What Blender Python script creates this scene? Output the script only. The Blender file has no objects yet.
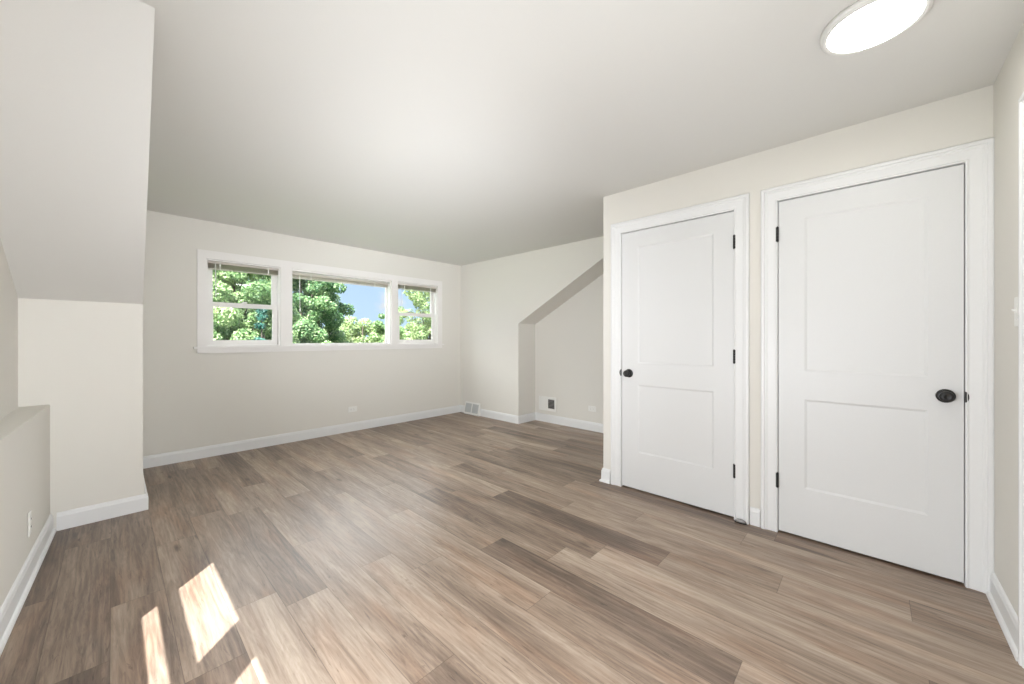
import bpy, bmesh, math, random
import numpy as np
from mathutils import Vector, Matrix

scene = bpy.context.scene
C = scene.collection

# ------------------------------------------------------------------ camera
FPX = 378.0
cam_d = bpy.data.cameras.new('camera')
cam_d.sensor_width = 36.0
cam_d.lens = FPX / 1024.0 * 36.0
cam_d.shift_y = -3.5 / 1024.0
cam_d.clip_start = 0.02
cam = bpy.data.objects.new('camera', cam_d)
C.objects.link(cam)
cam.location = (0, 0, 1.2)
cam.rotation_euler = (math.pi / 2, 0, math.atan2(-0.72595, 0.68774))
scene.camera = cam

# ------------------------------------------------------------------ view, sky, sun, lights
vs = scene.view_settings
vs.view_transform = 'Standard'
vs.look = 'None'
vs.gamma = 1.0
vs.use_curve_mapping = False
vs.exposure = 0.12

world = bpy.data.worlds.new('sky')
scene.world = world
world.use_nodes = True
wn = world.node_tree.nodes
wl = world.node_tree.links
wn.clear()
w_out = wn.new('ShaderNodeOutputWorld')
w_bg = wn.new('ShaderNodeBackground')
w_bg.inputs['Strength'].default_value = 1.0
w_tc = wn.new('ShaderNodeTexCoord')
w_sep = wn.new('ShaderNodeSeparateXYZ')
wl.new(w_tc.outputs['Generated'], w_sep.inputs[0])


def wmath(op, a, b=None, clamp=False):
    n = wn.new('ShaderNodeMath')
    n.operation = op
    n.use_clamp = clamp
    for i, v in enumerate((a, b)):
        if v is None:
            continue
        if isinstance(v, (int, float)):
            n.inputs[i].default_value = v
        else:
            wl.new(v, n.inputs[i])
    return n.outputs[0]


def wrange(v, a, b):
    n = wn.new('ShaderNodeMapRange')
    n.interpolation_type = 'SMOOTHSTEP'
    n.inputs['From Min'].default_value = a
    n.inputs['From Max'].default_value = b
    wl.new(v, n.inputs['Value'])
    return n.outputs[0]


def wmix(f, a, b):
    n = wn.new('ShaderNodeMix')
    n.data_type = 'RGBA'
    for i, v in ((0, f), (6, a), (7, b)):
        if isinstance(v, tuple):
            n.inputs[i].default_value = v
        else:
            wl.new(v, n.inputs[i])
    return n.outputs[2]


# clear blue sky, paler toward the horizon, plus an unseen bright band added higher up to light the floor
w_blue = wmix(wrange(w_sep.outputs[2], 0.0, 0.5), (0.62, 0.83, 1.10, 1), (0.34, 0.56, 0.95, 1))
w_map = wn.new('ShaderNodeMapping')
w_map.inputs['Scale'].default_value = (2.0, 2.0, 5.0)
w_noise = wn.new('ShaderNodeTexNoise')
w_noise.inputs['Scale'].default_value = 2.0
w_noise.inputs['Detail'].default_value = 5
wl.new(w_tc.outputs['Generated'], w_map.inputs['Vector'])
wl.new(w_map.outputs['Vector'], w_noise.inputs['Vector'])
w_fill_band = wmath('MULTIPLY', wrange(w_sep.outputs[2], 0.22, 0.36), wrange(w_sep.outputs[1], 0.15, 0.40))
w_fill_band = wmath('MULTIPLY', w_fill_band, wrange(w_noise.outputs['Fac'], 0.30, 0.50))
w_sky = wmix(w_fill_band, w_blue, (9.0, 9.3, 9.7, 1))
# one small cloud low over the trees
w_cl = wn.new('ShaderNodeVectorMath')
w_cl.operation = 'DISTANCE'
wl.new(w_tc.outputs['Generated'], w_cl.inputs[0])
_r = Vector((0.498, 0.909, 0.088)).normalized()
w_cl.inputs[1].default_value = _r
w_n2 = wn.new('ShaderNodeTexNoise')
w_n2.inputs['Scale'].default_value = 40.0
w_n2.inputs['Detail'].default_value = 4
wl.new(w_tc.outputs['Generated'], w_n2.inputs['Vector'])
w_puff = wmath('ADD', w_cl.outputs['Value'], wmath('MULTIPLY', wmath('SUBTRACT', w_n2.outputs['Fac'], 0.5), 0.06))
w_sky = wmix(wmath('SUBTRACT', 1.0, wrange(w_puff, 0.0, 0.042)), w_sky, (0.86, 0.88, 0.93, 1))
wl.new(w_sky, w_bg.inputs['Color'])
wl.new(w_bg.outputs['Background'], w_out.inputs['Surface'])

SUN_E = math.radians(55)
sun_dir = Vector((0.7071 * math.cos(SUN_E), 0.7071 * math.cos(SUN_E), -math.sin(SUN_E)))
sd = bpy.data.lights.new('sun', 'SUN')
sd.energy = 22.0
sd.angle = math.radians(0.5)
sd.color = (0.96, 0.985, 1.03)
sun = bpy.data.objects.new('sun', sd)
C.objects.link(sun)
sun.rotation_euler = sun_dir.to_track_quat('-Z', 'Y').to_euler()


def area_light(name, loc, target, sx, sy, power, col=(1, 1, 1)):
    d = bpy.data.lights.new(name, 'AREA')
    d.shape = 'RECTANGLE'
    d.size, d.size_y, d.energy, d.color = sx, sy, power, col
    o = bpy.data.objects.new(name, d)
    C.objects.link(o)
    o.location = loc
    o.rotation_euler = (Vector(target) - Vector(loc)).to_track_quat('-Z', 'Y').to_euler()
    return o


COOL = (0.95, 0.98, 1.03)


def beam(name, loc, target, sx, sy, power, spread):
    o = area_light(name, loc, target, sx, sy, power, COOL)
    o.data.spread = math.radians(spread)
    return o


area_light('rear_fill', (0.4, -2.3, 1.5), (0.85, 3.0, 1.5), 1.5, 1.6, 44, COOL)  # added fill from behind the viewer; no window stands there
area_light('low_left_fill', (-0.30, 0.75, 0.8), (2.8, 0.0, 0.6), 1.3, 0.7, 50, COOL)  # added fill low on the left, brightening the doors
beam('cheek_fill', (-0.36, 0.9, 1.35), (3.9, 4.2, 1.3), 0.9, 0.6, 19, 70)  # added beam that lifts the right cheek wall
beam('ceiling_fill_far', (0.3, -0.6, 0.4), (2.2, 4.3, 2.39), 0.8, 0.8, 9.5, 47)  # added beam brightening the far end of the ceiling
beam('ceiling_fill_left', (0.9, -0.5, 0.4), (0.4, 3.1, 2.39), 0.8, 0.8, 3.8, 60)  # added upward beam for the left part of the ceiling
beam('ceiling_fill_right', (-0.1, -0.3, 0.4), (2.5, 0.9, 2.39), 0.6, 0.6, 2.5, 70)  # added upward beam for the ceiling toward the closet
beam('ledge_fill', (1.05, -0.5, 1.3), (-0.35, 3.1, 0.9), 0.6, 1.2, 6.5, 60)  # added fill for the left ledge wall; no stair lamp exists

# ------------------------------------------------------------------ node helpers / materials
def lin(r, g, b):
    f = lambda c: ((c / 255.0 + 0.055) / 1.055) ** 2.4 if c > 10 else c / 255.0 / 12.92
    return (f(r), f(g), f(b), 1)


def new_mat(name):
    m = bpy.data.materials.new(name)
    m.use_nodes = True
    nt = m.node_tree
    return m, nt, nt.nodes['Principled BSDF']


def paint(name, col, rough=0.5, bump=0.02, scale=180.0, spec=0.4, metal=0.0):
    m, nt, b = new_mat(name)
    tc = nt.nodes.new('ShaderNodeTexCoord')
    n = nt.nodes.new('ShaderNodeTexNoise')
    n.inputs['Scale'].default_value = scale
    n.inputs['Detail'].default_value = 3
    nt.links.new(tc.outputs['Object'], n.inputs['Vector'])
    mix = nt.nodes.new('ShaderNodeMix')
    mix.data_type = 'RGBA'
    mix.inputs[6].default_value = tuple(c * 0.985 for c in col[:3]) + (1,)
    mix.inputs[7].default_value = tuple(min(1, c * 1.015) for c in col[:3]) + (1,)
    nt.links.new(n.outputs['Fac'], mix.inputs[0])
    nt.links.new(mix.outputs[2], b.inputs['Base Color'])
    b.inputs['Roughness'].default_value = rough
    b.inputs['Specular IOR Level'].default_value = spec
    b.inputs['Metallic'].default_value = metal
    if bump:
        bp = nt.nodes.new('ShaderNodeBump')
        bp.inputs['Strength'].default_value = bump
        bp.inputs['Distance'].default_value = 0.002
        nt.links.new(n.outputs['Fac'], bp.inputs['Height'])
        nt.links.new(bp.outputs['Normal'], b.inputs['Normal'])
    return m


M = {}
M['wall'] = paint('greige_wall_paint', (0.715, 0.69, 0.632), 0.75, 0.04, 220)
M['ceiling'] = paint('ceiling_paint', (0.695, 0.685, 0.652), 0.8, 0.04, 220)
M['trim'] = paint('white_trim_paint', (0.765, 0.765, 0.755), 0.38, 0.01, 90)
M['door'] = paint('white_door_paint', (0.70, 0.70, 0.69), 0.42, 0.015, 120)
M['vinyl'] = paint('window_vinyl', (0.80, 0.775, 0.745), 0.4, 0.0)
M['blind'] = paint('blind_vinyl', (0.76, 0.71, 0.67), 0.45, 0.0)
M['plate'] = paint('white_plastic', (0.80, 0.79, 0.75), 0.35, 0.0)
M['black'] = paint('matt_black_metal', (0.008, 0.0075, 0.007), 0.42, 0.0, 60, 0.5)
M['dark'] = paint('dark_slot', (0.02, 0.018, 0.016), 0.7, 0.0)
M['grey'] = paint('grey_grille_enamel', (0.50, 0.51, 0.50), 0.45, 0.0)
M['vent_dark'] = paint('vent_dark_metal', (0.22, 0.205, 0.19), 0.5, 0.0)  # one even dark metal for louvres and sash locks
M['steel'] = paint('brushed_steel', (0.30, 0.29, 0.28), 0.5, 0.02, 300, 0.5, 0.6)
M['rubber'] = paint('black_rubber', (0.02, 0.02, 0.02), 0.8, 0.0)
M['soil'] = paint('lawn', (0.07, 0.13, 0.03), 0.9, 0.3, 8)
M['siding'] = paint('pale_wood', (0.75, 0.62, 0.52), 0.7, 0.1, 40)


def glass_mat():
    m = bpy.data.materials.new('window_glass')
    m.use_nodes = True
    nt = m.node_tree
    nt.nodes.clear()
    o = nt.nodes.new('ShaderNodeOutputMaterial')
    mx = nt.nodes.new('ShaderNodeMixShader')
    t = nt.nodes.new('ShaderNodeBsdfTransparent')
    t.inputs['Color'].default_value = (0.97, 0.98, 0.97, 1)
    g = nt.nodes.new('ShaderNodeBsdfGlossy')
    g.inputs['Roughness'].default_value = 0.02
    mx.inputs[0].default_value = 0.035
    nt.links.new(t.outputs[0], mx.inputs[1])
    nt.links.new(g.outputs[0], mx.inputs[2])
    nt.links.new(mx.outputs[0], o.inputs['Surface'])
    return m


M['glass'] = glass_mat()


def translucent(m, fac):
    nt = m.node_tree
    b = nt.nodes['Principled BSDF']
    t = nt.nodes.new('ShaderNodeBsdfTranslucent')
    t.inputs['Color'].default_value = (0.85, 0.80, 0.75, 1)
    x = nt.nodes.new('ShaderNodeMixShader')
    x.inputs[0].default_value = fac
    nt.links.new(b.outputs[0], x.inputs[1])
    nt.links.new(t.outputs[0], x.inputs[2])
    nt.links.new(x.outputs[0], nt.nodes['Material Output'].inputs['Surface'])


translucent(M['blind'], 0.45)


def lamp_mat():
    m, nt, b = new_mat('lit_diffuser')
    b.inputs['Base Color'].default_value = (0.9, 0.9, 0.88, 1)
    b.inputs['Emission Color'].default_value = (1.0, 0.98, 0.95, 1)
    b.inputs['Emission Strength'].default_value = 22.0
    return m


M['lamp'] = lamp_mat()


def floor_mat():
    m, nt, b = new_mat('vinyl_plank')
    N, L = nt.nodes, nt.links

    def node(t, **kw):
        n = N.new(t)
        for k, v in kw.items():
            setattr(n, k, v)
        return n

    def mth(op, a, c=None, clamp=False):
        n = node('ShaderNodeMath', operation=op, use_clamp=clamp)
        for i, v in enumerate((a, c)):
            if v is None:
                continue
            if isinstance(v, (int, float)):
                n.inputs[i].default_value = v
            else:
                L.new(v, n.inputs[i])
        return n.outputs[0]

    uv = node('ShaderNodeUVMap', uv_map='plank_uv')
    at = node('ShaderNodeAttribute', attribute_name='tone')
    sh = node('ShaderNodeAttribute', attribute_name='shift')
    sep = node('ShaderNodeSeparateXYZ')
    L.new(uv.outputs['UV'], sep.inputs[0])
    comb = node('ShaderNodeCombineXYZ')
    L.new(sep.outputs[0], comb.inputs[0])
    L.new(sep.outputs[1], comb.inputs[1])
    L.new(sh.outputs['Fac'], comb.inputs[2])

    def noise(sx, sy, scale, detail, rough=0.55, dist=0.0, w=1.0):
        mp = node('ShaderNodeMapping')
        mp.inputs['Scale'].default_value = (sx, sy, w)
        L.new(comb.outputs[0], mp.inputs['Vector'])
        n = node('ShaderNodeTexNoise')
        n.inputs['Scale'].default_value = scale
        n.inputs['Detail'].default_value = detail
        n.inputs['Roughness'].default_value = rough
        n.inputs['Distortion'].default_value = dist
        L.new(mp.outputs[0], n.inputs['Vector'])
        return n.outputs['Fac']

    broad = noise(8.0, 0.75, 1.0, 4, 0.55, 0.5, 13.1)        # wide lengthwise streaks
    mid = noise(24.0, 2.0, 1.0, 6, 0.65, 2.2, 7.7)
    crack = noise(40.0, 3.4, 1.0, 4, 0.7, 2.6, 3.9)        # short dark flecks along the grain          # grain bands
    fine = noise(110.0, 6.0, 1.0, 4, 0.75, 1.2, 5.3)       # pores
    red = noise(9.0, 1.5, 1.0, 2, 0.5, 0.3, 29.0)          # warm patches
    # cathedral figure
    mpw = node('ShaderNodeMapping')
    mpw.inputs['Scale'].default_value = (11.0, 0.9, 3.3)
    L.new(comb.outputs[0], mpw.inputs['Vector'])
    wv = node('ShaderNodeTexWave', wave_type='RINGS', rings_direction='SPHERICAL')
    wv.inputs['Scale'].default_value = 1.6
    wv.inputs['Distortion'].default_value = 7.0
    wv.inputs['Detail'].default_value = 3.0
    wv.inputs['Detail Scale'].default_value = 0.9
    L.new(mpw.outputs[0], wv.inputs['Vector'])
    # knots
    mpk = node('ShaderNodeMapping')
    mpk.inputs['Scale'].default_value = (6.5, 1.9, 9.1)
    L.new(comb.outputs[0], mpk.inputs['Vector'])
    vk = node('ShaderNodeTexVoronoi', feature='F1')
    vk.inputs['Scale'].default_value = 1.0
    L.new(mpk.outputs[0], vk.inputs['Vector'])
    kr = node('ShaderNodeMapRange')
    kr.inputs['From Min'].default_value = 0.02
    kr.inputs['From Max'].default_value = 0.13
    kr.inputs['To Min'].default_value = 1.0
    kr.inputs['To Max'].default_value = 0.0
    L.new(vk.outputs['Distance'], kr.inputs['Value'])
    knot = mth('MULTIPLY', kr.outputs[0], mth('GREATER_THAN', noise(2.4, 1.6, 1.0, 0, 0.5, 0, 17.0), 0.52))

    v = mth('MULTIPLY', mth('SUBTRACT', broad, 0.5), 1.0)
    v = mth('ADD', v, mth('MULTIPLY', mth('SUBTRACT', mid, 0.5), 0.80))
    v = mth('ADD', v, mth('MULTIPLY', mth('SUBTRACT', wv.outputs['Fac'], 0.5), 0.07))
    v = mth('ADD', v, mth('MULTIPLY', mth('SUBTRACT', fine, 0.5), 0.34))
    v = mth('SUBTRACT', v, mth('MULTIPLY', knot, 0.36))
    ck = node('ShaderNodeMapRange')
    ck.inputs['From Min'].default_value = 0.60
    ck.inputs['From Max'].default_value = 0.74
    L.new(crack, ck.inputs['Value'])
    v = mth('SUBTRACT', v, mth('MULTIPLY', ck.outputs[0], 0.36))
    v = mth('ADD', v, at.outputs['Fac'])
    v = mth('ADD', v, 0.0, True)
    ramp = node('ShaderNodeValToRGB')
    cr = ramp.color_ramp
    cr.elements[0].position = 0.0
    cr.elements[0].color = lin(76, 64, 57)
    cr.elements[1].position = 1.0
    cr.elements[1].color = lin(200, 185, 170)
    for p, c in ((0.25, (113, 96, 83)), (0.5, (149, 130, 113)), (0.75, (178, 160, 142))):
        e = cr.elements.new(p)
        e.color = lin(*c)
    L.new(v, ramp.inputs[0])
    warm = node('ShaderNodeMix', data_type='RGBA', blend_type='MULTIPLY')
    wr = node('ShaderNodeMapRange')
    wr.inputs['From Min'].default_value = 0.5
    wr.inputs['From Max'].default_value = 0.72
    L.new(red, wr.inputs['Value'])
    L.new(wr.outputs[0], warm.inputs[0])
    L.new(ramp.outputs[0], warm.inputs[6])
    warm.inputs[7].default_value = (1.0, 0.90, 0.84, 1)
    # seams along the four edges of each plank
    a2 = node('ShaderNodeAttribute', attribute_name='edge_uv')
    se = node('ShaderNodeSeparateXYZ')
    L.new(a2.outputs['Vector'], se.inputs[0])
    eu = mth('MINIMUM', se.outputs[0], mth('SUBTRACT', 0.18, se.outputs[0]))
    ev = mth('MINIMUM', se.outputs[1], mth('SUBTRACT', se.outputs[2], se.outputs[1]))
    seam = mth('LESS_THAN', mth('MINIMUM', eu, ev), 0.0014)
    sm = node('ShaderNodeMix', data_type='RGBA', blend_type='MULTIPLY')
    L.new(mth('MULTIPLY', seam, 0.45), sm.inputs[0])
    L.new(warm.outputs[2], sm.inputs[6])
    sm.inputs[7].default_value = (0.2, 0.17, 0.15, 1)
    L.new(sm.outputs[2], b.inputs['Base Color'])
    rr = node('ShaderNodeMapRange')
    rr.inputs['To Min'].default_value = 0.31
    rr.inputs['To Max'].default_value = 0.45
    L.new(mid, rr.inputs['Value'])
    L.new(rr.outputs[0], b.inputs['Roughness'])
    b.inputs['Specular IOR Level'].default_value = 0.5
    bp = node('ShaderNodeBump')
    bp.inputs['Strength'].default_value = 0.12
    bp.inputs['Distance'].default_value = 0.001
    L.new(mth('SUBTRACT', fine, seam), bp.inputs['Height'])
    L.new(bp.outputs['Normal'], b.inputs['Normal'])
    return m


M['floor'] = floor_mat()


def leaf_mat(name, dark, mid, light):
    m, nt, b = new_mat(name)
    at = nt.nodes.new('ShaderNodeAttribute')
    at.attribute_name = 'tone'
    r = nt.nodes.new('ShaderNodeValToRGB')
    r.color_ramp.elements[0].color = lin(*dark)
    r.color_ramp.elements[1].color = lin(*light)
    e = r.color_ramp.elements.new(0.5)
    e.color = lin(*mid)
    nt.links.new(at.outputs['Fac'], r.inputs[0])
    nt.links.new(r.outputs[0], b.inputs['Base Color'])
    b.inputs['Roughness'].default_value = 0.5
    tr = nt.nodes.new('ShaderNodeBsdfTranslucent')
    nt.links.new(r.outputs[0], tr.inputs['Color'])
    mx = nt.nodes.new('ShaderNodeMixShader')
    mx.inputs[0].default_value = 0.3
    nt.links.new(b.outputs[0], mx.inputs[1])
    nt.links.new(tr.outputs[0], mx.inputs[2])
    nt.links.new(mx.outputs[0], nt.nodes['Material Output'].inputs['Surface'])
    return m


M['leaf_maple'] = leaf_mat('maple_leaf', (48, 88, 52), (100, 140, 86), (186, 204, 146))
M['leaf_pale'] = leaf_mat('pale_leaf', (70, 104, 60), (134, 164, 104), (208, 220, 164))
M['leaf_olive'] = leaf_mat('olive_leaf', (84, 110, 64), (140, 160, 100), (202, 210, 156))
M['leaf_blue'] = leaf_mat('blue_green_needle', (28, 78, 68), (58, 118, 102), (112, 164, 142))
M['bark'] = paint('bark', (0.13, 0.10, 0.075), 0.9, 0.5, 25)

# ------------------------------------------------------------------ mesh helpers
def link(name, me, mat, parent=None):
    o = bpy.data.objects.new(name, me)
    C.objects.link(o)
    if mat is not None:
        me.materials.append(mat)
    if parent is not None:
        o.parent = parent
    return o


def finish(name, bm, mat, parent=None, smooth=False):
    bmesh.ops.recalc_face_normals(bm, faces=bm.faces)
    me = bpy.data.meshes.new(name)
    bm.to_mesh(me)
    bm.free()
    if smooth:
        me.shade_smooth()
    return link(name, me, mat, parent)


def tag(o, label, cat, group=None, kind=None):
    o['label'] = label
    o['category'] = cat
    if group:
        o['group'] = group
    if kind:
        o['kind'] = kind
    return o


def empty(name, loc, rz=0.0):
    o = bpy.data.objects.new(name, None)
    o.empty_display_size = 0.05
    C.objects.link(o)
    o.location = loc
    o.rotation_euler = (0, 0, rz)
    return o


def bx(bm, x0, x1, y0, y1, z0, z1, bevel=0.0):
    vs_ = [bm.verts.new((x, y, z)) for x in (x0, x1) for y in (y0, y1) for z in (z0, z1)]
    q = [(0, 1, 3, 2), (4, 6, 7, 5), (0, 4, 5, 1), (2, 3, 7, 6), (0, 2, 6, 4), (1, 5, 7, 3)]
    fs = [bm.faces.new([vs_[i] for i in f]) for f in q]
    if bevel:
        es = list({e for f in fs for e in f.edges})
        bmesh.ops.bevel(bm, geom=es, offset=bevel, segments=2, affect='EDGES', profile=0.5)


def prism(bm, a, b):
    """solid between two matching polygons"""
    va = [bm.verts.new(p) for p in a]
    vb = [bm.verts.new(p) for p in b]
    bm.faces.new(va)
    bm.faces.new(vb[::-1])
    n = len(a)
    for i in range(n):
        bm.faces.new((va[i], va[(i + 1) % n], vb[(i + 1) % n], vb[i]))


def lathe(bm, prof, mat4, seg=32):
    """prof: (radius, height) about local z"""
    rings = []
    for r, h in prof:
        if r < 1e-6:
            rings.append([bm.verts.new(mat4 @ Vector((0, 0, h)))])
        else:
            rings.append([bm.verts.new(mat4 @ Vector((r * math.cos(2 * math.pi * k / seg), r * math.sin(2 * math.pi * k / seg), h))) for k in range(seg)])
    for A, B in zip(rings, rings[1:]):
        for k in range(seg):
            k2 = (k + 1) % seg
            if len(A) == 1 and len(B) == 1:
                continue
            if len(A) == 1:
                bm.faces.new((A[0], B[k], B[k2]))
            elif len(B) == 1:
                bm.faces.new((A[k], A[k2], B[0]))
            else:
                bm.faces.new((A[k], A[k2], B[k2], B[k]))


def tube(bm, p0, p1, r0, r1, seg=10):
    p0, p1 = Vector(p0), Vector(p1)
    q = (p1 - p0).to_track_quat('Z', 'Y').to_matrix().to_4x4()
    h = (p1 - p0).length
    lathe(bm, [(0, 0), (r0, 0), (r1, h), (0, h)], Matrix.Translation(p0) @ q, seg)


def ring(bm, u0, u1, z0, z1, w, d0, d1, axis='Y', wb=None, wt=None):
    """rectangular frame; w = member width, d0..d1 = depth range"""
    wb = w if wb is None else wb
    wt = w if wt is None else wt
    def B(a0, a1, c0, c1):
        if axis == 'Y':
            bx(bm, a0, a1, d0, d1, c0, c1)
        else:
            bx(bm, d0, d1, a0, a1, c0, c1)
    B(u0, u0 + w, z0, z1)
    B(u1 - w, u1, z0, z1)
    B(u0 + w, u1 - w, z0, z0 + wb)
    B(u0 + w, u1 - w, z1 - wt, z1)


def structure(o, label, cat):
    return tag(o, label, cat, None, 'structure')


# ------------------------------------------------------------------ room dimensions
CZ = 2.39          # ceiling
XL = -0.39         # left gable
XC = 2.84          # closet wall
XR = 3.92          # right dormer cheek
XR2 = 4.29         # right gable inside the recess
YB = 4.87          # window wall
YW = 3.69          # left wing wall
YK = 3.59          # right wing edge
YD = -0.42         # short wall right of the closet doors
YE = -2.5          # end behind the viewer
YCL = 1.63         # closet end

# ------------------------------------------------------------------ floor
def build_floor():
    rnd = random.Random(4)
    LEN = 1.26
    x0 = 0.172
    joints = {-1: 2.456, 0: 1.73, 1: 2.04, 2: 1.898, 3: 2.408, 4: 1.94, 5: 1.72, 6: 1.10, 7: 0.345, 8: 1.27,
              9: 1.11, 10: 0.815, 11: 0.32, 12: 1.13, 13: 0.55}
    # (row, how many plank lengths beyond the row's joint) -> tone
    tones = {(0, -1): 0.27, (0, 0): 0.42, (0, 1): 0.36, (0, 2): 0.40, (-1, -1): 0.44, (-1, 0): 0.34, (-2, 0): 0.27, (-2, 1): 0.30, (-2, -1): 0.30, (-2, 2): 0.3, (-3, 0): 0.26, (-3, 1): 0.28, (-3, -1): 0.26, (-3, 2): 0.28,
             (-1, 1): 0.34, (13, 1): 0.36, (14, 0): 0.36, (14, 1): 0.34, (14, -1): 0.34, (15, 0): 0.34, (15, 1): 0.34,
             (1, 2): 0.50, (1, 1): 0.33, (1, 0): 0.38, (1, -1): 0.57,
             (2, 0): 0.33, (2, 1): 0.50, (2, -1): 0.57, (3, 1): 0.33, (3, 0): 0.52, (3, -1): 0.54,
             (4, 0): 0.45, (4, 1): 0.56, (4, -1): 0.55, (5, 0): 0.47, (5, 1): 0.42, (5, -1): 0.50, (5, 2): 0.36,
             (6, 0): 0.60, (6, -1): 0.52, (6, 1): 0.45, (7, 0): 0.29, (7, -1): 0.60, (7, 1): 0.50,
             (8, 0): 0.36, (8, -1): 0.58, (9, 0): 0.42, (9, -1): 0.66, (10, 0): 0.26, (10, -1): 0.62,
             (11, 0): 0.57, (11, -1): 0.62, (12, 0): 0.50, (12, -1): 0.62, (12, -2): 0.48, (13, 0): 0.48, (13, -1): 0.52}
    xa, xb, ya, yb = XL - 0.12, XR2 + 0.12, YE - 0.1, YB + 0.12
    bm = bmesh.new()
    uvl = bm.loops.layers.uv.new('plank_uv')
    tl = bm.faces.layers.float.new('tone')
    sl = bm.faces.layers.float.new('shift')
    el = bm.loops.layers.float_vector.new('edge_uv')
    for k in range(-4, 26):
        u0 = x0 + 0.18 * k
        u1 = u0 + 0.18
        if u1 <= xa or u0 >= xb:
            continue
        j = joints.get(k, rnd.uniform(0, LEN))
        n0 = math.floor((ya - j) / LEN)
        n1 = math.ceil((yb - j) / LEN)
        for n in range(n0, n1):
            a, b = j + n * LEN, j + (n + 1) * LEN
            ca, cb = max(a, ya), min(b, yb)
            if cb <= ca:
                continue
            cu0, cu1 = max(u0, xa), min(u1, xb)
            tone = tones.get((k, n), rnd.uniform(0.36, 0.58))
            ox, oy, s = rnd.uniform(0, 40), rnd.uniform(0, 40), rnd.uniform(0, 50)
            cs = [(cu0, ca), (cu1, ca), (cu1, cb), (cu0, cb)]
            f = bm.faces.new([bm.verts.new((x, y, 0)) for x, y in cs])
            f[tl] = tone
            f[sl] = s
            for lp, (x, y) in zip(f.loops, cs):
                lp[uvl].uv = (x - u0 + ox, y - a + oy)
                lp[el] = Vector((x - u0, y - a, LEN))
    # underside slab
    bx(bm, xa, xb, ya, yb, -0.12, -0.004)
    me = bpy.data.meshes.new('floor')
    bm.to_mesh(me)
    bm.free()
    o = link('floor', me, M['floor'])
    structure(o, 'brown wood-look vinyl plank floor running toward the windows', 'floor')


build_floor()

# ------------------------------------------------------------------ ceiling and walls
bm = bmesh.new()
bx(bm, XL - 0.12, XR2 + 0.12, YE - 0.1, YB + 0.14, CZ, CZ + 0.12)
structure(finish('ceiling', bm, M['ceiling']), 'flat greige ceiling over the whole room', 'ceiling')

# left slope: sloped underside from the wing wall up to the flat ceiling
bm = bmesh.new()
prism(bm, [(XL - 0.12, 1.87, CZ), (XL - 0.12, YW, 1.441), (XL - 0.12, YW, CZ)],
      [(0.104, 1.87, CZ), (0.144, YW, 1.441), (0.144, YW, CZ)])
structure(finish('ceiling_left', bm, M['ceiling']), 'sloping ceiling panel at left above the short wing wall', 'sloped ceiling')

# left wing wall (its foot flares a little toward the room)
bm = bmesh.new()
poly = lambda y: [(XL - 0.12, y, 0), (0.160, y, 0), (0.152, y, 0.14), (0.144, y, 0.30), (0.144, y, CZ), (XL - 0.12, y, CZ)]
prism(bm, poly(YW), poly(YB + 0.12))
structure(finish('wall_left_wing', bm, M['wall']), 'short greige wing wall at left beside the window wall', 'wall')

# left gable wall with a window opening out of frame
GY0, GY1, GZ0, GZ1 = 0.12, 1.87, 0.90, 1.90
bm = bmesh.new()
bx(bm, XL - 0.12, XL, YE, GY0, 0, CZ)
bx(bm, XL - 0.12, XL, GY1, YW, 0, CZ)
bx(bm, XL - 0.12, XL, GY0, GY1, 0, GZ0)
bx(bm, XL - 0.12, XL, GY0, GY1, GZ1, CZ)
structure(finish('wall_left', bm, M['wall']), 'upper left greige wall set back above the ledge', 'wall')

# low knee wall with ledge, running slightly askew
kx = lambda y: -0.268 + (y - YW) * 0.0386
bm = bmesh.new()
ys0 = 0.6
prism(bm, [(XL, ys0, 0), (kx(ys0), ys0, 0), (kx(ys0), ys0, 0.79), (XL, ys0, 0.79)],
      [(XL, YW, 0), (kx(YW), YW, 0), (kx(YW), YW, 0.79), (XL, YW, 0.79)])
structure(finish('wall_left_ledge', bm, M['wall']), 'low greige ledge wall along the left side', 'ledge')

# window wall
WX0, WX1, WZ0, WZ1 = 0.646, 3.451, 1.118, 2.008
bm = bmesh.new()
bx(bm, 0.10, WX0, YB, YB + 0.14, 0, CZ)
bx(bm, WX1, XR + 0.05, YB, YB + 0.14, 0, CZ)
bx(bm, WX0, WX1, YB, YB + 0.14, 0, WZ0)
bx(bm, WX0, WX1, YB, YB + 0.14, WZ1, CZ)
structure(finish('wall_back', bm, M['wall']), 'greige far wall holding the three-part window', 'wall')

# right dormer cheek with the sloped-top recess cut from it
bm = bmesh.new()
pr = [(YB + 0.14, 0), (YK, 0), (YK, 1.41), (1.79, CZ), (YB + 0.14, CZ)]
prism(bm, [(XR, y, z) for y, z in pr], [(XR2 + 0.12, y, z) for y, z in pr])
structure(finish('wall_right', bm, M['wall']), 'greige right wall with a sloping edge over a recess', 'wall')

bm = bmesh.new()
bx(bm, XR2, XR2 + 0.12, YE, YK, 0, CZ)
structure(finish('wall_right_recess', bm, M['wall']), 'greige back wall of the sloped recess beside the closet', 'wall')

# closet wall with two door openings
D1 = (0.655, 1.466)
D2 = (-0.334, 0.416)
DZ = 2.052
bm = bmesh.new()
for a, b in ((YD - 0.1, D2[0] - 0.004), (D2[1] + 0.004, D1[0] - 0.004), (D1[1] + 0.004, YCL)):
    bx(bm, XC, XC + 0.11, a, b, 0, CZ)
for a, b in (D1, D2):
    bx(bm, XC, XC + 0.11, a - 0.004, b + 0.004, DZ + 0.004, CZ)
bx(bm, XC + 0.11, XR2, YCL - 0.1, YCL, 0, CZ)
structure(finish('wall_closet', bm, M['wall']), 'greige partition wall with two white doors', 'wall')

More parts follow.
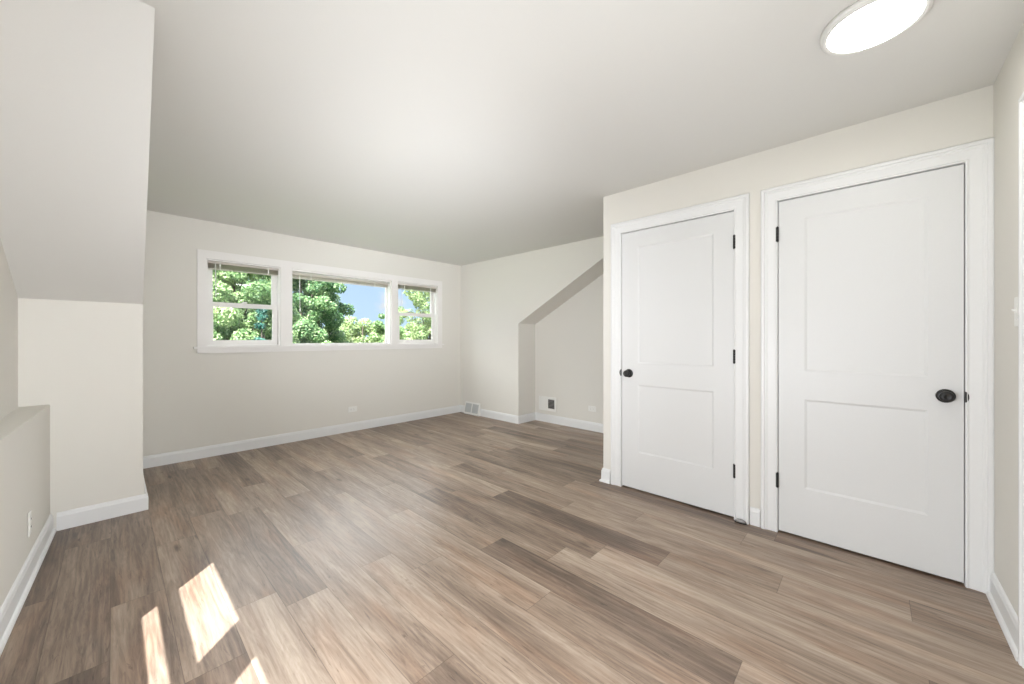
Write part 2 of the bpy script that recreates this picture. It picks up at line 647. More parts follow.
# short wall to the right of the doors, with a third door mostly out of frame
D3 = (1.43, 2.222)
bm = bmesh.new()
bx(bm, D3[1] + 0.004, XC + 0.11, YD - 0.11, YD, 0, CZ)
bx(bm, 1.20, D3[0] - 0.004, YD - 0.11, YD, 0, CZ)
bx(bm, D3[0] - 0.004, D3[1] + 0.004, YD - 0.11, YD, 2.004, CZ)
bx(bm, 1.20, 1.31, YE, YD - 0.11, 0, CZ)
structure(finish('wall_front', bm, M['wall']), 'greige side wall at the right edge beside the nearest door', 'wall')
bm = bmesh.new()
bx(bm, XL - 0.12, XR2 + 0.12, YE - 0.1, YE, 0, CZ)
structure(finish('wall_rear', bm, M['wall']), 'greige wall behind the viewer', 'wall')

# ------------------------------------------------------------------ baseboards
BP = [(0.0, 0.0), (0.013, 0.0), (0.013, 0.088), (0.0105, 0.094), (0.009, 0.103), (0.005, 0.110), (0.0, 0.112)]
SHOE = [(0.0, 0.0), (0.026, 0.0), (0.025, 0.008), (0.021, 0.015), (0.0135, 0.020), (0.013, 0.088), (0.0105, 0.094), (0.009, 0.103), (0.005, 0.110), (0.0, 0.112)]


def sweep(bm, path, prof, side=1):
    """floor-level moulding: path of (x,y), room on the left (side=1) or right"""
    P = [Vector(p) for p in path]
    nrm = []
    for a, b in zip(P, P[1:]):
        d = (b - a).normalized()
        nrm.append(Vector((-d.y, d.x)) * side)
    rows = []
    for i, p in enumerate(P):
        if i == 0:
            m = nrm[0]
        elif i == len(P) - 1:
            m = nrm[-1]
        else:
            m = (nrm[i - 1] + nrm[i])
            m = m / (m.dot(nrm[i]))
        rows.append([bm.verts.new((p.x + m.x * o, p.y + m.y * o, h)) for o, h in prof])
    n = len(prof)
    for A, B in zip(rows, rows[1:]):
        for k in range(n):
            bm.faces.new((A[k], A[(k + 1) % n], B[(k + 1) % n], B[k]))
    bm.faces.new(rows[0])
    bm.faces.new(rows[-1][::-1])


def baseboard(side_name, path, prof, side, label):
    bm = bmesh.new()
    sweep(bm, path, prof, side)
    return structure(finish('baseboard_' + side_name, bm, M['trim']), label, 'baseboard')


baseboard('left', [(kx(0.62), 0.62), (kx(YW), YW)], SHOE, -1, 'white baseboard with shoe moulding along the low left wall')
baseboard('left_wing', [(kx(YW) + 0.026, YW), (0.158, YW), (0.158, YB)], BP, -1, 'white baseboard on the short wing wall')
baseboard('back', [(0.172, YB), (XR, YB)], BP, -1, 'white baseboard under the windows')
baseboard('right', [(XR, YB - 0.013), (XR, YK), (XR2, YK), (XR2, YCL)], BP, -1, 'white baseboard turning into the recess')
baseboard('closet_end', [(XC, 1.562), (XC, YCL), (XR2 - 0.013, YCL)], SHOE, 1, 'white baseboard wrapping the closet corner')
baseboard('closet', [(XC, 0.508), (XC, 0.563)], BP, 1, 'small white baseboard piece between the two doors')
baseboard('front', [(2.311, YD), (XC, YD)], SHOE, 1, 'white baseboard with shoe moulding at the right edge')

# ------------------------------------------------------------------ door casings and doors
CP = [(0.0, 0.0), (0.0, 0.010), (0.006, 0.013), (0.012, 0.010), (0.030, 0.011), (0.052, 0.013), (0.058, 0.017),
      (0.064, 0.017), (0.068, 0.022), (0.082, 0.022), (0.087, 0.018), (0.087, 0.0)]


def casing(name, u0, u1, zt, place, label, prof=CP):
    bm = bmesh.new()
    rows = []
    for cu, cz, su, sz in ((u0, 0, -1, 0), (u0, zt, -1, 1), (u1, zt, 1, 1), (u1, 0, 1, 0)):
        rows.append([bm.verts.new(place(cu + su * o, d, cz + sz * o)) for o, d in prof])
    n = len(prof)
    for A, B in zip(rows, rows[1:]):
        for k in range(n):
            bm.faces.new((A[k], A[(k + 1) % n], B[(k + 1) % n], B[k]))
    bm.faces.new(rows[0])
    bm.faces.new(rows[-1][::-1])
    # jamb lining the opening
    def jb(a, b, c, d, e0=-0.10, e1=0.0):
        v = [bm.verts.new(place(u, dd, z)) for u in (a, b) for dd in (e0, e1) for z in (c, d)]
        for f in ((0, 1, 3, 2), (4, 6, 7, 5), (0, 4, 5, 1), (2, 3, 7, 6), (0, 2, 6, 4), (1, 5, 7, 3)):
            bm.faces.new([v[i] for i in f])
    jb(u0 - 0.003, u0, 0, zt)
    jb(u1, u1 + 0.003, 0, zt)
    jb(u0 - 0.003, u1 + 0.003, zt, zt + 0.003)
    return structure(finish(name, bm, M['trim']), label, 'door casing')


placeC = lambda u, d, z: (XC - d, u, z)               # closet wall, d toward the room
placeF = lambda u, d, z: (u, YD + d, z)

casing('trim_1', D1[0], D1[1], DZ, placeC, 'white stepped casing around the farther closet door')
casing('trim_2', D2[0], D2[1], DZ, placeC, 'white stepped casing around the nearer door')
casing('trim_3', D3[0], D3[1], 2.0, placeF, 'white door casing cut by the right edge of the view')


def door_slab(bm, w, h, z0, panels, place, front=-0.004, thick=0.035, rec=0.006, bev=0.012):
    us = [0, w]
    zs = [z0, h]
    for (a, b, c, d) in panels:
        us += [a, a + bev, b - bev, b]
        zs += [c, c + bev, d - bev, d]
    us = sorted(set(round(x, 5) for x in us))
    zs = sorted(set(round(x, 5) for x in zs))

    def dep(u, z):
        for (a, b, c, d) in panels:
            if a + bev - 1e-4 <= u <= b - bev + 1e-4 and c + bev - 1e-4 <= z <= d - bev + 1e-4:
                return rec
        return 0.0
    F = [[bm.verts.new(place(u, front - dep(u, z), z)) for z in zs] for u in us]
    B = [[bm.verts.new(place(u, front - thick + dep(u, z), z)) for z in zs] for u in us]
    nu, nz = len(us), len(zs)

    def quad(G, i, j):
        vs4 = [(i, j), (i + 1, j), (i + 1, j + 1), (i, j + 1)]
        dd = [dep(us[a], zs[b]) for a, b in vs4]
        v = [G[a][b] for a, b in vs4]
        if sum(1 for x in dd if x > 0) == 1:
            k = [i2 for i2, x in enumerate(dd) if x > 0][0]
            bm.faces.new((v[k], v[(k + 1) % 4], v[(k + 2) % 4]))
            bm.faces.new((v[k], v[(k + 2) % 4], v[(k + 3) % 4]))
        else:
            bm.faces.new(v)
    for i in range(nu - 1):
        for j in range(nz - 1):
            quad(F, i, j)
            quad(B, i, j)
    for i in range(nu - 1):
        for j in (0, nz - 1):
            bm.faces.new((F[i][j], F[i + 1][j], B[i + 1][j], B[i][j]))
    for j in range(nz - 1):
        for i in (0, nu - 1):
            bm.faces.new((F[i][j], F[i][j + 1], B[i][j + 1], B[i][j]))


def knob(parent, frame, u, z, egg):
    """frame(u,d,z) -> world; knob axis along d"""
    o = Vector(frame(u, -0.004, z))
    ax = (Vector(frame(u, 1.0, z)) - Vector(frame(u, 0.0, z))).normalized()
    m4 = Matrix.Translation(o) @ ax.to_track_quat('Z', 'Y').to_matrix().to_4x4()
    bm = bmesh.new()
    lathe(bm, [(0.0, 0.0), (0.033, 0.0), (0.034, 0.003), (0.032, 0.007), (0.026, 0.010), (0.014, 0.012), (0.0, 0.012)], m4, 40)
    ro = finish('rosette', bm, M['black'], None, True)
    bm = bmesh.new()
    lathe(bm, [(0.0, 0.011), (0.013, 0.011), (0.012, 0.018), (0.0115, 0.026), (0.016, 0.031), (0.023, 0.036), (0.0265, 0.043),
               (0.0265, 0.050), (0.024, 0.056), (0.018, 0.060), (0.010, 0.0615), (0.009, 0.060), (0.0, 0.060)], m4, 40)
    kb = finish('door_knob', bm, M['black'], parent, True)
    ro.parent = kb
    return kb


def hinge(parent, frame, u, z, leaf):
    bm = bmesh.new()
    o = Vector(frame(u, 0.008, z - 0.045))
    for k in range(5):
        m4 = Matrix.Translation(o + Vector((0, 0, k * 0.018)))
        lathe(bm, [(0, 0), (0.0072, 0), (0.008, 0.001), (0.008, 0.0165), (0.0072, 0.0175), (0, 0.0175)], m4, 12)
    m4 = Matrix.Translation(o + Vector((0, 0, -0.005)))
    lathe(bm, [(0, 0), (0.004, 0.001), (0.0045, 0.005), (0.0045, 0.095), (0.004, 0.099), (0, 0.1)], m4, 12)
    P = [frame(u, 0.0005, z - 0.045), frame(u + leaf, 0.0005, z - 0.045), frame(u + leaf, 0.0005, z + 0.045), frame(u, 0.0005, z + 0.045)]
    Q = [frame(u, -0.002, z - 0.045), frame(u + leaf, -0.002, z - 0.045), frame(u + leaf, -0.002, z + 0.045), frame(u, -0.002, z + 0.045)]
    prism(bm, P, Q)
    return finish('hinge', bm, M['black'], parent, False)


def latch_plate(parent, frame, u0, u1, z, r=0.026):
    bm = bmesh.new()
    n = 10
    pts = [(u0, z - r), (u0, z + r)]
    arc = [(u0 + (u1 - u0) * math.cos(t), z + r * math.sin(t)) for t in np.linspace(math.pi / 2, -math.pi / 2, n)]
    poly_ = arc
    prism(bm, [frame(u, 0.0125, zz) for u, zz in poly_], [frame(u, 0.0, zz) for u, zz in poly_])
    return finish('latch_plate', bm, M['black'], parent)


def door(name, rng, frame, hinges, hinge_u, knob_u, knob_z, panels, latch, label, leaf=0.002, top=DZ):
    w = rng[1] - rng[0]
    bm = bmesh.new()
    fr = lambda u, d, z: frame(rng[0] + u, d, z)
    g = 0.003
    pl = lambda u, d, z: frame(rng[0] + g + u, d, z)
    door_slab(bm, w - 2 * g, top - 0.005, 0.012, [(a - rng[0] - g, b - rng[0] - g, c, d) for a, b, c, d in panels], pl)
    o = finish(name, bm, M['door'])
    structure(o, label, 'door')
    for hz in hinges:
        hinge(o, frame, hinge_u, hz, leaf)
    knob(o, frame, knob_u, knob_z, False)
    if latch:
        latch_plate(o, frame, latch[0], latch[1], knob_z + 0.002)
    return o


PZ = ((0.300, 0.836), (1.004, 1.926))
door('door_1', D1, placeC, (1.84, 1.08, 0.322), D1[0] - 0.002, 1.402, 0.922,
     [(0.782, 1.330, a, b) for a, b in PZ], (D1[1] - 0.001, D1[1] + 0.012), 'farther white two-panel closet door with its knob on the left')
door('door_2', D2, placeC, (1.845, 0.324), D2[1] + 0.002, -0.272, 0.915,
     [(-0.213, 0.285, a, b) for a, b in PZ], (D2[0] + 0.001, D2[0] - 0.012), 'nearer white two-panel door with its knob on the right', -0.002)
door('door_3', D3, placeF, (), D3[1] + 0.002, D3[0] + 0.065, 0.915,
     [(D3[0] + 0.13, D3[1] - 0.13, a, b) for a, b in ((0.300, 0.836), (1.004, 1.87))], None, 'white door just beyond the right edge of the view', -0.002, 2.0)

# ------------------------------------------------------------------ windows on the far wall
CAS = 0.018
U = ((0.646, 1.306), (1.418, 2.677), (2.770, 3.451))   # three openings
bm = bmesh.new()
bx(bm, 0.575, U[0][0], YB - CAS, YB, 1.118, 2.008)
bx(bm, U[2][1], 3.537, YB - CAS, YB, 1.118, 2.008)
bx(bm, 0.575, 3.537, YB - CAS, YB, 2.008, 2.090)
bx(bm, U[0][1], U[1][0], YB - CAS, YB + 0.13, 1.118, 2.008)
bx(bm, U[1][1], U[2][0], YB - CAS, YB + 0.13, 1.118, 2.008)
# stool with rounded nose and apron
bx(bm, 0.548, 3.556, YB - 0.042, YB + 0.13, 1.098, 1.118)
bx(bm, 0.575, 3.537, YB - CAS, YB, 1.052, 1.092)
bx(bm, 0.580, 3.532, YB - 0.004, YB, 1.092, 1.098)
bx(bm, 0.575, 3.537, YB - CAS - 0.004, YB, 1.052, 1.060)
structure(finish('trim_4', bm, M['vinyl']), 'white flat casing, sill and mullions around the three-part window', 'window casing')


def sash(bm, u0, u1, z0, z1, wl_, wr_, wb, wt, d0, d1):
    bx(bm, u0, u0 + wl_, d0, d1, z0, z1)
    bx(bm, u1 - wr_, u1, d0, d1, z0, z1)
    bx(bm, u0 + wl_, u1 - wr_, d0, d1, z0, z0 + wb)
    bx(bm, u0 + wl_, u1 - wr_, d0, d1, z1 - wt, z1)
    # glazing stop
    s = 0.008
    ring(bm, u0 + wl_ - 0.001, u1 - wr_ + 0.001, z0 + wb - 0.001, z1 - wt + 0.001, s, d0 + 0.006, d1 - 0.006)


def pane(parent, u0, u1, z0, z1, y):
    bm_ = bmesh.new()
    bx(bm_, u0, u1, y - 0.002, y + 0.002, z0, z1)
    return finish('glass_pane', bm_, M['glass'], parent)


def double_hung(name, u0, u1, label, locks):
    z0, z1 = 1.118, 2.008
    y0 = YB + 0.035
    bm = bmesh.new()
    ring(bm, u0, u1, z0, z1, 0.014, YB + 0.002, YB + 0.13, wb=0.012, wt=0.014)
    for u in (u0 + 0.014, u1 - 0.022):                     # jamb track ribs
        bx(bm, u, u + 0.008, YB + 0.066, YB + 0.072, z0 + 0.012, z1 - 0.014)
    root = finish(name, bm, M['vinyl'])
    structure(root, label, 'window')
    a, b = u0 + 0.016, u1 - 0.016
    zm = 1.555
    bm = bmesh.new()
    sash(bm, a, b, zm - 0.018, z1 - 0.015, 0.042, 0.042, 0.036, 0.04, YB + 0.074, YB + 0.100)
    s = finish('upper_sash', bm, M['vinyl'], root)
    pane(s, a + 0.045, b - 0.045, zm + 0.02, z1 - 0.058, YB + 0.087)
    bm = bmesh.new()
    sash(bm, a, b, z0 + 0.013, zm + 0.022, 0.042, 0.042, 0.045, 0.042, YB + 0.038, YB + 0.064)
    s = finish('lower_sash', bm, M['vinyl'], root)
    pane(s, a + 0.045, b - 0.045, z0 + 0.062, zm - 0.016, YB + 0.051)
    for t in locks:
        bm = bmesh.new()
        cx = a + (b - a) * t
        bx(bm, cx - 0.022, cx + 0.022, YB + 0.040, YB + 0.062, zm + 0.022, zm + 0.030, 0.002)
        tube(bm, (cx, YB + 0.051, zm + 0.030), (cx, YB + 0.051, zm + 0.038), 0.010, 0.009, 14)
        bx(bm, cx - 0.004, cx + 0.028, YB + 0.036, YB + 0.046, zm + 0.031, zm + 0.038, 0.002)
        finish('sash_lock', bm, M['vent_dark' if len(locks) > 1 and name == 'window_3' else 'vinyl'], s)
    return root


double_hung('window_1', U[0][0], U[0][1], 'left double-hung window of the three', (0.5,))
u0, u1 = U[1]
bm = bmesh.new()
ring(bm, u0, u1, 1.118, 2.008, 0.016, YB + 0.002, YB + 0.13, wb=0.008, wt=0.02)
ring(bm, u0 + 0.016, u1 - 0.016, 1.126, 1.988, 0.020, YB + 0.075, YB + 0.10, wb=0.016)
w2 = finish('window_2', bm, M['vinyl'])
structure(w2, 'wide fixed picture window in the middle', 'window')
pane(w2, u0 + 0.034, u1 - 0.034, 1.14, 1.970, YB + 0.088)
double_hung('window_3', U[2][0], U[2][1], 'right double-hung window of the three', (0.3, 0.7))


def blind(u0, u1, zt, zb, y, wand_u, wand_z, label):
    root = empty('window_blind', ((u0 + u1) / 2, y, zt))
    L0, L1 = u0 - (u0 + u1) / 2, u1 - (u0 + u1) / 2
    h = zt - zb
    bm = bmesh.new()
    bx(bm, L0, L1, -0.014, 0.014, -0.022, 0.0, 0.002)
    finish('head_rail', bm, M['blind'], root)
    bm = bmesh.new()
    n = max(4, int((h - 0.034) / 0.0032))
    for k in range(n):
        z = -0.0235 - k * 0.0032
        yy = 0.0008 * math.sin(k * 2.1)
        v = [bm.verts.new(p) for p in ((L0 + .004, -0.0125 + yy, z - 0.0012), (L0 + .004, yy, z + 0.0009), (L0 + .004, 0.0125 + yy, z - 0.0012),
                                        (L1 - .004, -0.0125 + yy, z - 0.0012), (L1 - .004, yy, z + 0.0009), (L1 - .004, 0.0125 + yy, z - 0.0012))]
        bm.faces.new((v[0], v[1], v[4], v[3]))
        bm.faces.new((v[1], v[2], v[5], v[4]))
    finish('slats', bm, M['blind'], root)
    bm = bmesh.new()
    bx(bm, L0 + .003, L1 - .003, -0.0125, 0.0125, -h, -h + 0.009, 0.002)
    finish('bottom_rail', bm, M['blind'], root)
    bm = bmesh.new()
    w = wand_u - (u0 + u1) / 2
    tube(bm, (w, -0.018, -0.02), (w + 0.004, -0.018, -wand_z), 0.004, 0.0035, 8)
    tube(bm, (w + 0.004, -0.018, -wand_z - 0.03), (w + 0.004, -0.018, -wand_z), 0.0055, 0.0045, 8)
    finish('tilt_wand', bm, M['plate'], root)
    for s in (0.17, 0.83):
        bm = bmesh.new()
        c = L0 + (L1 - L0) * s
        bx(bm, c - 0.005, c + 0.005, -0.0155, -0.0145, -h - 0.001, -0.001)
        finish('ladder_tape', bm, M['plate'], root)
    tag(root, label, 'blind', 'raised mini blinds at the tops of the windows')
    return root


blind(U[0][0] + 0.004, U[0][1] - 0.004, 1.990, 1.908, YB + 0.016, U[0][0] + 0.075, 0.33,
      'raised white mini blind above the left double-hung window')
blind(U[1][0] + 0.018, U[1][1] - 0.018, 1.972, 1.908, YB + 0.046, U[1][0] + 0.10, 0.42,
      'raised white mini blind across the wide middle window')
blind(U[2][0] + 0.004, U[2][1] - 0.004, 1.990, 1.905, YB + 0.016, U[2][0] + 0.075, 0.33,
      'raised white mini blind above the right double-hung window')

# window in the left gable, out of frame: the sun patches on the floor come through it
bm = bmesh.new()
xa, xb = XL - 0.02, XL
PY = ((0.310, 0.925), (1.180, 1.797))
PZW = ((0.962, 1.100), (1.225, 1.570))
bx(bm, xa, xb, PY[1][1], GY1, GZ0, GZ1)
bx(bm, xa, xb, PY[0][1], PY[1][0], GZ0, GZ1)
bx(bm, xa, xb, GY0, PY[0][0], GZ0, GZ1)
for a, b in PY:
    bx(bm, xa, xb, a, b, GZ0, PZW[0][0])
    bx(bm, xa, xb, a, b, PZW[0][1], PZW[1][0])
    bx(bm, xa, xb, a, b, PZW[1][1], GZ1)
w4 = finish('window_4', bm, M['vinyl'])
structure(w4, 'double window in the left wall outside the view', 'window')
for a, b in PY:
    for c, d in PZW:
        bm = bmesh.new()
        bx(bm, XL - 0.012, XL - 0.008, a, b, c, d)
        finish('glass_pane', bm, M['glass'], w4)

# ------------------------------------------------------------------ ceiling light
LX, LY = 1.952, -0.008
lt = empty('ceiling_light', (LX, LY, CZ))
bm = bmesh.new()
lathe(bm, [(0.128, -0.0205), (0.141, -0.026), (0.146, -0.026), (0.152, -0.022), (0.154, -0.012), (0.154, 0.0), (0.0, 0.0)], Matrix.Identity(4), 64)
finish('light_rim', bm, M['ceiling'], lt, True)
bm = bmesh.new()
lathe(bm, [(0.0, -0.0245), (0.10, -0.0242), (0.137, -0.0225), (0.141, -0.020), (0.141, -0.006), (0.0, -0.006)], Matrix.Identity(4), 64)
finish('diffuser', bm, M['lamp'], lt, True)
tag(lt, 'round flush white ceiling light, lit, above the doors', 'ceiling light')

# ------------------------------------------------------------------ outlets, switch, vents
def outlet(loc, normal, horizontal, label):
    """duplex outlet: local x = width, local z = height, local -y = out of the wall"""
    ang = math.atan2(normal[1], normal[0]) + math.pi / 2
    root = empty('wall_outlet', loc, ang)
    w, h = (0.0575, 0.035) if horizontal else (0.035, 0.0575)
    bm = bmesh.new()
    bx(bm, -w, w, -0.006, 0.0, -h, h, 0.002)
    finish('cover_plate', bm, M['plate'], root)
    for s in (-1, 1):
        c = (s * 0.0195, 0) if horizontal else (0, s * 0.0195)
        bm = bmesh.new()
        rw, rh = (0.0135, 0.0165) if horizontal else (0.0165, 0.0135)
        bx(bm, c[0] - rw, c[0] + rw, -0.0085, -0.005, c[1] - rh, c[1] + rh, 0.0015)
        soc = finish('socket', bm, M['plate'], root)
        bm = bmesh.new()
        for t in (-1, 1):
            if horizontal:
                bx(bm, c[0] - 0.004 - 0.002, c[0] + 0.004 - 0.002, -0.0092, -0.0084, c[1] + t * 0.006 - 0.001, c[1] + t * 0.006 + 0.001)
            else:
                bx(bm, c[0] + t * 0.006 - 0.001, c[0] + t * 0.006 + 0.001, -0.0092, -0.0084, c[1] - 0.002, c[1] + 0.006)
        finish('slots', bm, M['dark'], soc)
    bm = bmesh.new()
    tube(bm, (0, -0.0045, 0), (0, -0.0072, 0), 0.003, 0.0026, 12)
    finish('screw', bm, M['plate'], root)
    tag(root, label, 'outlet', 'white duplex wall outlets')
    return root


outlet((2.135, YB, 0.284), (0, -1), True, 'white outlet on the far wall below the middle window')
outlet((kx(3.07), 3.07, 0.27), (1, 0), False, 'white outlet on the low left ledge wall')
outlet((XR2, 2.625, 0.285), (-1, 0), True, 'white outlet in the recess beside the closet corner')

sw = empty('light_switch', (2.42, YD, 1.305), math.pi)
bm = bmesh.new()
bx(bm, -0.035, 0.035, -0.006, 0.0, -0.0575, 0.0575, 0.002)
finish('cover_plate', bm, M['plate'], sw)
bm = bmesh.new()
bx(bm, -0.0055, 0.0055, -0.008, -0.005, -0.012, 0.012)
prism(bm, [(-0.004, -0.006, -0.004), (0.004, -0.006, -0.004), (0.004, -0.006, 0.006), (-0.004, -0.006, 0.006)],
      [(-0.003, -0.018, 0.005), (0.003, -0.018, 0.005), (0.003, -0.018, 0.010), (-0.003, -0.018, 0.010)])
finish('toggle', bm, M['plate'], sw)
for s in (-1, 1):
    bm = bmesh.new()
    tube(bm, (0, -0.0045, s * 0.03), (0, -0.0072, s * 0.03), 0.003, 0.0026, 12)
    finish('screw', bm, M['plate'], sw)
tag(sw, 'white toggle switch beside the door casing at the right edge', 'light switch')

# return vent in the recess: white plate, louvres open at its near end
vt = empty('wall_vent', (XR2, 3.36, 0.265), -math.pi / 2)     # local x runs toward -Y
bm = bmesh.new()
W_, H_ = 0.155, 0.100
for a in (0,):
    bx(bm, -W_, W_, -0.005, 0.0, -H_, -H_ + 0.035)
    bx(bm, -W_, W_, -0.005, 0.0, H_ - 0.035, H_)
    bx(bm, -W_, 0.012, -0.005, 0.0, -H_ + 0.035, H_ - 0.035)
    bx(bm, 0.125, W_, -0.005, 0.0, -H_ + 0.035, H_ - 0.035)
ring(bm, -W_, W_, -H_, H_, 0.008, -0.009, -0.004)
finish('vent_plate', bm, M['plate'], vt)
bm = bmesh.new()
bx(bm, 0.012, 0.125, -0.0025, -0.0005, -H_ + 0.035, H_ - 0.035)
finish('duct_opening', bm, M['dark'], vt)
bm = bmesh.new()
for k in range(7):
    z = -0.056 + k * 0.0187
    prism(bm, [(0.012, -0.0062, z - 0.004), (0.012, -0.0054, z - 0.0045), (0.012, -0.0026, z + 0.0035), (0.012, -0.0034, z + 0.004)],
          [(0.125, -0.0062, z - 0.004), (0.125, -0.0054, z - 0.0045), (0.125, -0.0026, z + 0.0035), (0.125, -0.0034, z + 0.004)])
finish('louvre', bm, M['vent_dark'], vt)
tag(vt, 'white wall vent with a dark louvred opening in the recess', 'vent')

# register at the foot of the right wall near the corner
rg = empty('floor_register', (XR - 0.0135, 4.545, 0.004), -math.pi / 2)
bm = bmesh.new()
RW, RH = 0.175, 0.19
prism(bm, [(-RW, 0, 0), (-RW, -0.045, 0), (-RW, -0.045, 0.022), (-RW, -0.012, RH - 0.01), (-RW, -0.006, RH), (-RW, 0, RH)],
      [(RW, 0, 0), (RW, -0.045, 0), (RW, -0.045, 0.022), (RW, -0.012, RH - 0.01), (RW, -0.006, RH), (RW, 0, RH)])
finish('register_body', bm, M['plate'], rg)
for x0_, x1_ in ((-RW + 0.022, -0.012), (0.012, RW - 0.022)):
    bm = bmesh.new()
    f0 = lambda z: -0.045 + (z - 0.022) / (RH - 0.032) * 0.033
    za, zb = 0.032, RH - 0.022
    prism(bm, [(x0_, f0(za) - 0.0015, za), (x0_, f0(zb) - 0.0015, zb), (x0_, f0(zb) + 0.004, zb), (x0_, f0(za) + 0.004, za)],
          [(x1_, f0(za) - 0.0015, za), (x1_, f0(zb) - 0.0015, zb), (x1_, f0(zb) + 0.004, zb), (x1_, f0(za) + 0.004, za)])
    n = 14
    for k in range(n):
        x = x0_ + (x1_ - x0_) * (k + 0.5) / n
        prism(bm, [(x - 0.0022, f0(za) - 0.0045, za + .004), (x - 0.0022, f0(zb) - 0.0045, zb - .004), (x - 0.0022, f0(zb), zb - .004), (x - 0.0022, f0(za), za + .004)],
              [(x + 0.0022, f0(za) - 0.0045, za + .004), (x + 0.0022, f0(zb) - 0.0045, zb - .004), (x + 0.0022, f0(zb), zb - .004), (x + 0.0022, f0(za), za + .004)])
    finish('grille', bm, M['grey'], rg)
tag(rg, 'white floor-level register with two grey grilles in the far corner', 'vent')

# little metal stop at the foot of the casing between the doors
ds = empty('door_stop', (XC - 0.034, 0.612, 0.0))
bm = bmesh.new()
n = 20
for zs_, sc in (((0.006, 0.020), 1.0),):
    R0 = [bm.verts.new((0.012 * math.cos(t), 0.032 * math.sin(t), 0.005)) for t in np.linspace(0, 2 * math.pi, n, False)]
    R1 = [bm.verts.new((0.011 * math.cos(t), 0.030 * math.sin(t), 0.016)) for t in np.linspace(0, 2 * math.pi, n, False)]
    R2 = [bm.verts.new((0.007 * math.cos(t), 0.020 * math.sin(t), 0.024)) for t in np.linspace(0, 2 * math.pi, n, False)]
    for A, B in ((R0, R1), (R1, R2)):
        for k in range(n):
            bm.faces.new((A[k], A[(k + 1) % n], B[(k + 1) % n], B[k]))
    bm.faces.new(R2)
    bm.faces.new(R0[::-1])
finish('metal_cap', bm, M['steel'], ds, True)
bm = bmesh.new()
A = [(0.0125 * math.cos(t), 0.034 * math.sin(t), 0.0) for t in np.linspace(0, 2 * math.pi, n, False)]
prism(bm, A, [(x, y, 0.0055) for x, y, z in A])
finish('rubber_base', bm, M['rubber'], ds)
tag(ds, 'small grey metal door stop on the floor between the two doors', 'door stop')

# ------------------------------------------------------------------ outside
GZ = -3.2
bm = bmesh.new()
bx(bm, -40, 70, 6, 90, GZ - 0.2, GZ)
structure(finish('ground', bm, M['soil']), 'green lawn outside below the windows', 'lawn')

XD = np.array([0.68774, 0.72595])
YDIR = np.array([-0.72595, 0.68774])


def ray_point(px, d):
    """ground position seen at image column px and depth d"""
    r = (px - 512) / FPX
    return (r * XD[0] + XD[1]) * d, (r * YDIR[0] + YDIR[1]) * d


def leaves(clumps, n_total, size, rng, elong=1.0):
    """clumps: (x,y,z,r, bright) -> verts, faces, tone"""
    cl = np.array(clumps)
    wts = cl[:, 3] ** 2
    idx = rng.choice(len(cl), n_total, p=wts / wts.sum())
    d = rng.normal(size=(n_total, 3))
    d /= np.linalg.norm(d, axis=1)[:, None]
    rad = cl[idx, 3] * (0.55 + 0.5 * rng.random(n_total) ** 0.6)
    pos = cl[idx, :3] + d * rad[:, None] * np.array([1, 1, 0.82])
    nrm = d + rng.normal(scale=0.75, size=(n_total, 3)) + np.array([-0.15, -0.2, 0.35])
    nrm /= np.linalg.norm(nrm, axis=1)[:, None]
    t = np.cross(nrm, rng.normal(size=(n_total, 3)))
    t /= np.linalg.norm(t, axis=1)[:, None]
    b = np.cross(nrm, t)
    s = size * (0.6 + 0.8 * rng.random(n_total))[:, None]
    L, Wd = s * elong, s * 0.62
    v = np.stack([pos - t * L, pos + b * Wd + nrm * s * 0.18, pos + t * L, pos - b * Wd + nrm * s * 0.18], axis=1).reshape(-1, 3)
    f = np.arange(n_total * 4).reshape(-1, 4)
    tone = np.clip(cl[idx, 4] + rng.normal(scale=0.24, size=n_total), 0, 1)
    return v, f, tone


def mesh_from(name, v, f, tone):
    me = bpy.data.meshes.new(name)
    me.vertices.add(len(v))
    me.vertices.foreach_set('co', v.astype(np.float32).ravel())
    me.loops.add(len(f) * 4)
    me.loops.foreach_set('vertex_index', f.astype(np.int32).ravel())
    me.polygons.add(len(f))
    me.polygons.foreach_set('loop_start', np.arange(0, len(f) * 4, 4, dtype=np.int32))
    me.polygons.foreach_set('loop_total', np.full(len(f), 4, dtype=np.int32))
    at = me.attributes.new('tone', 'FLOAT', 'FACE')
    at.data.foreach_set('value', tone.astype(np.float32))
    me.update(calc_edges=True)
    return me


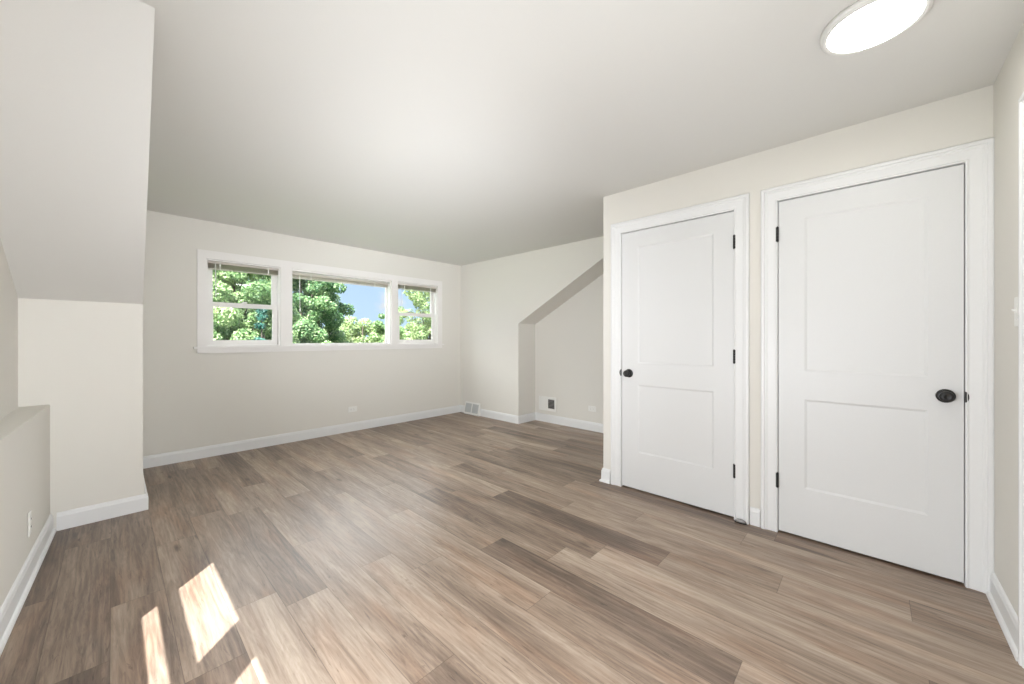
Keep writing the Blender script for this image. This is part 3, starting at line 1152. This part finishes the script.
def tree(name, px, d, ztop, zlow, rx, mat, nleaf, size, seed, label, shape='round', nclump=46, group=None, clump=0.30):
    if shape == 'round':
        nclump, clump = int(nclump * 2.4), clump * 0.66
    rng = np.random.default_rng(seed)
    x, y = ray_point(px, d)
    root = empty(name, (x, y, GZ))
    zc, hz = (ztop + zlow) / 2 - GZ, (ztop - zlow) / 2
    cl = []
    for k in range(nclump):
        u = rng.normal(size=3)
        u /= np.linalg.norm(u)
        rr = 0.15 + 0.75 * rng.random() ** 0.6
        if shape == 'cone':
            hfrac = rng.random() ** 1.5
            a = rng.random() * 6.283
            R = rx * (1 - hfrac) * (0.35 + 0.6 * rng.random())
            p = np.array([R * math.cos(a), R * math.sin(a), zc - hz + 2 * hz * hfrac])
            cr_ = rx * clump * (1.1 - 0.8 * hfrac)
        else:
            p = np.array([u[0] * rx * rr, u[1] * rx * rr, zc + u[2] * hz * rr])
            cr_ = rx * clump * (0.6 + 0.6 * rng.random())
        cl.append((*p, cr_, 0.30 + 0.42 * rng.random()))
    v, f, tone = leaves(cl, nleaf, size, rng, 1.9 if shape == 'cone' else 1.05)
    link('foliage', mesh_from('foliage', v, f, tone), mat, root)
    bm_ = bmesh.new()
    tr = 0.035 * rx + 0.03
    tube(bm_, (0, 0, 0), (0, 0, zc * 0.55), tr * 1.4, tr, 12)
    tube(bm_, (0, 0, zc * 0.55), (0.05, 0.03, zc + hz * 0.7), tr, tr * 0.25, 10)
    for c in cl[:min(14, nclump)]:
        s = min(c[2] * 0.75, zc)
        tube(bm_, (0, 0, s), c[:3], tr * 0.4, tr * 0.1, 7)
    finish('trunk', bm_, M['bark'], root)
    tag(root, label, 'tree', group)
    return root


G = 'trees outside the windows'
tree('leafy_tree', 300, 14.0, 5.0, -2.0, 2.0, M['leaf_maple'], 110000, 0.040, 11,
     'large dense green tree filling the left half of the middle window', nclump=80, group=G, clump=0.26)
tree('leafy_tree', 232, 10.0, 4.4, -1.6, 1.6, M['leaf_pale'], 110000, 0.031, 12,
     'pale green tree filling the left double-hung window', nclump=80, group=G, clump=0.26)
tree('conifer', 262, 8.9, 1.98, -2.6, 0.68, M['leaf_blue'], 16000, 0.03, 13,
     'blue-green conifer low in the left double-hung window', 'cone', 40, G, 0.34)
tree('leafy_tree', 362, 18.5, 2.55, -2.4, 1.9, M['leaf_olive'], 44000, 0.048, 14,
     'lower yellow-green tree under the open sky in the middle window', nclump=50, group=G)
tree('leafy_tree', 393, 15.2, 2.75, -2.4, 1.05, M['leaf_pale'], 34000, 0.038, 15,
     'pale bushy tree at the right end of the middle window', nclump=46, group=G)
tree('leafy_tree', 430, 12.5, 4.1, -2.0, 1.1, M['leaf_olive'], 30000, 0.031, 16,
     'loose olive-green tree behind the right double-hung window', nclump=90, group=G, clump=0.24)
tree('garden_shrub', 322, 9.0, 1.36, -2.6, 0.95, M['leaf_pale'], 26000, 0.030, 17,
     'bright shrub top along the bottom of the middle window', nclump=36, group=G)
tree('garden_shrub', 210, 6.3, 1.40, -2.4, 0.45, M['leaf_pale'], 20000, 0.028, 18,
     'bright shrub in the lower left corner of the left window', nclump=36, group=G)
tree('garden_shrub', 412, 10.0, 1.75, -2.6, 0.8, M['leaf_olive'], 22000, 0.030, 19,
     'low olive shrub in the bottom of the right window', nclump=36, group=G)
for px, d, zt, rx, kind, lb in (
        (262, 25, 6.5, 2.8, 'leaf_maple', 'tall distant tree behind the pale tree of the left window'),
        (330, 32, 3.4, 2.4, 'leaf_olive', 'distant tree behind the big tree of the middle window'),
        (400, 34, 3.2, 2.3, 'leaf_olive', 'distant low tree behind the open sky gap of the middle window'),
        (452, 27, 3.0, 2.3, 'leaf_olive', 'distant tree behind the right edge of the right window')):
    tree('background_tree', px, d, zt, -3.0, rx, M[kind], 14000, 0.11, int(px), lb, nclump=44, group=G)
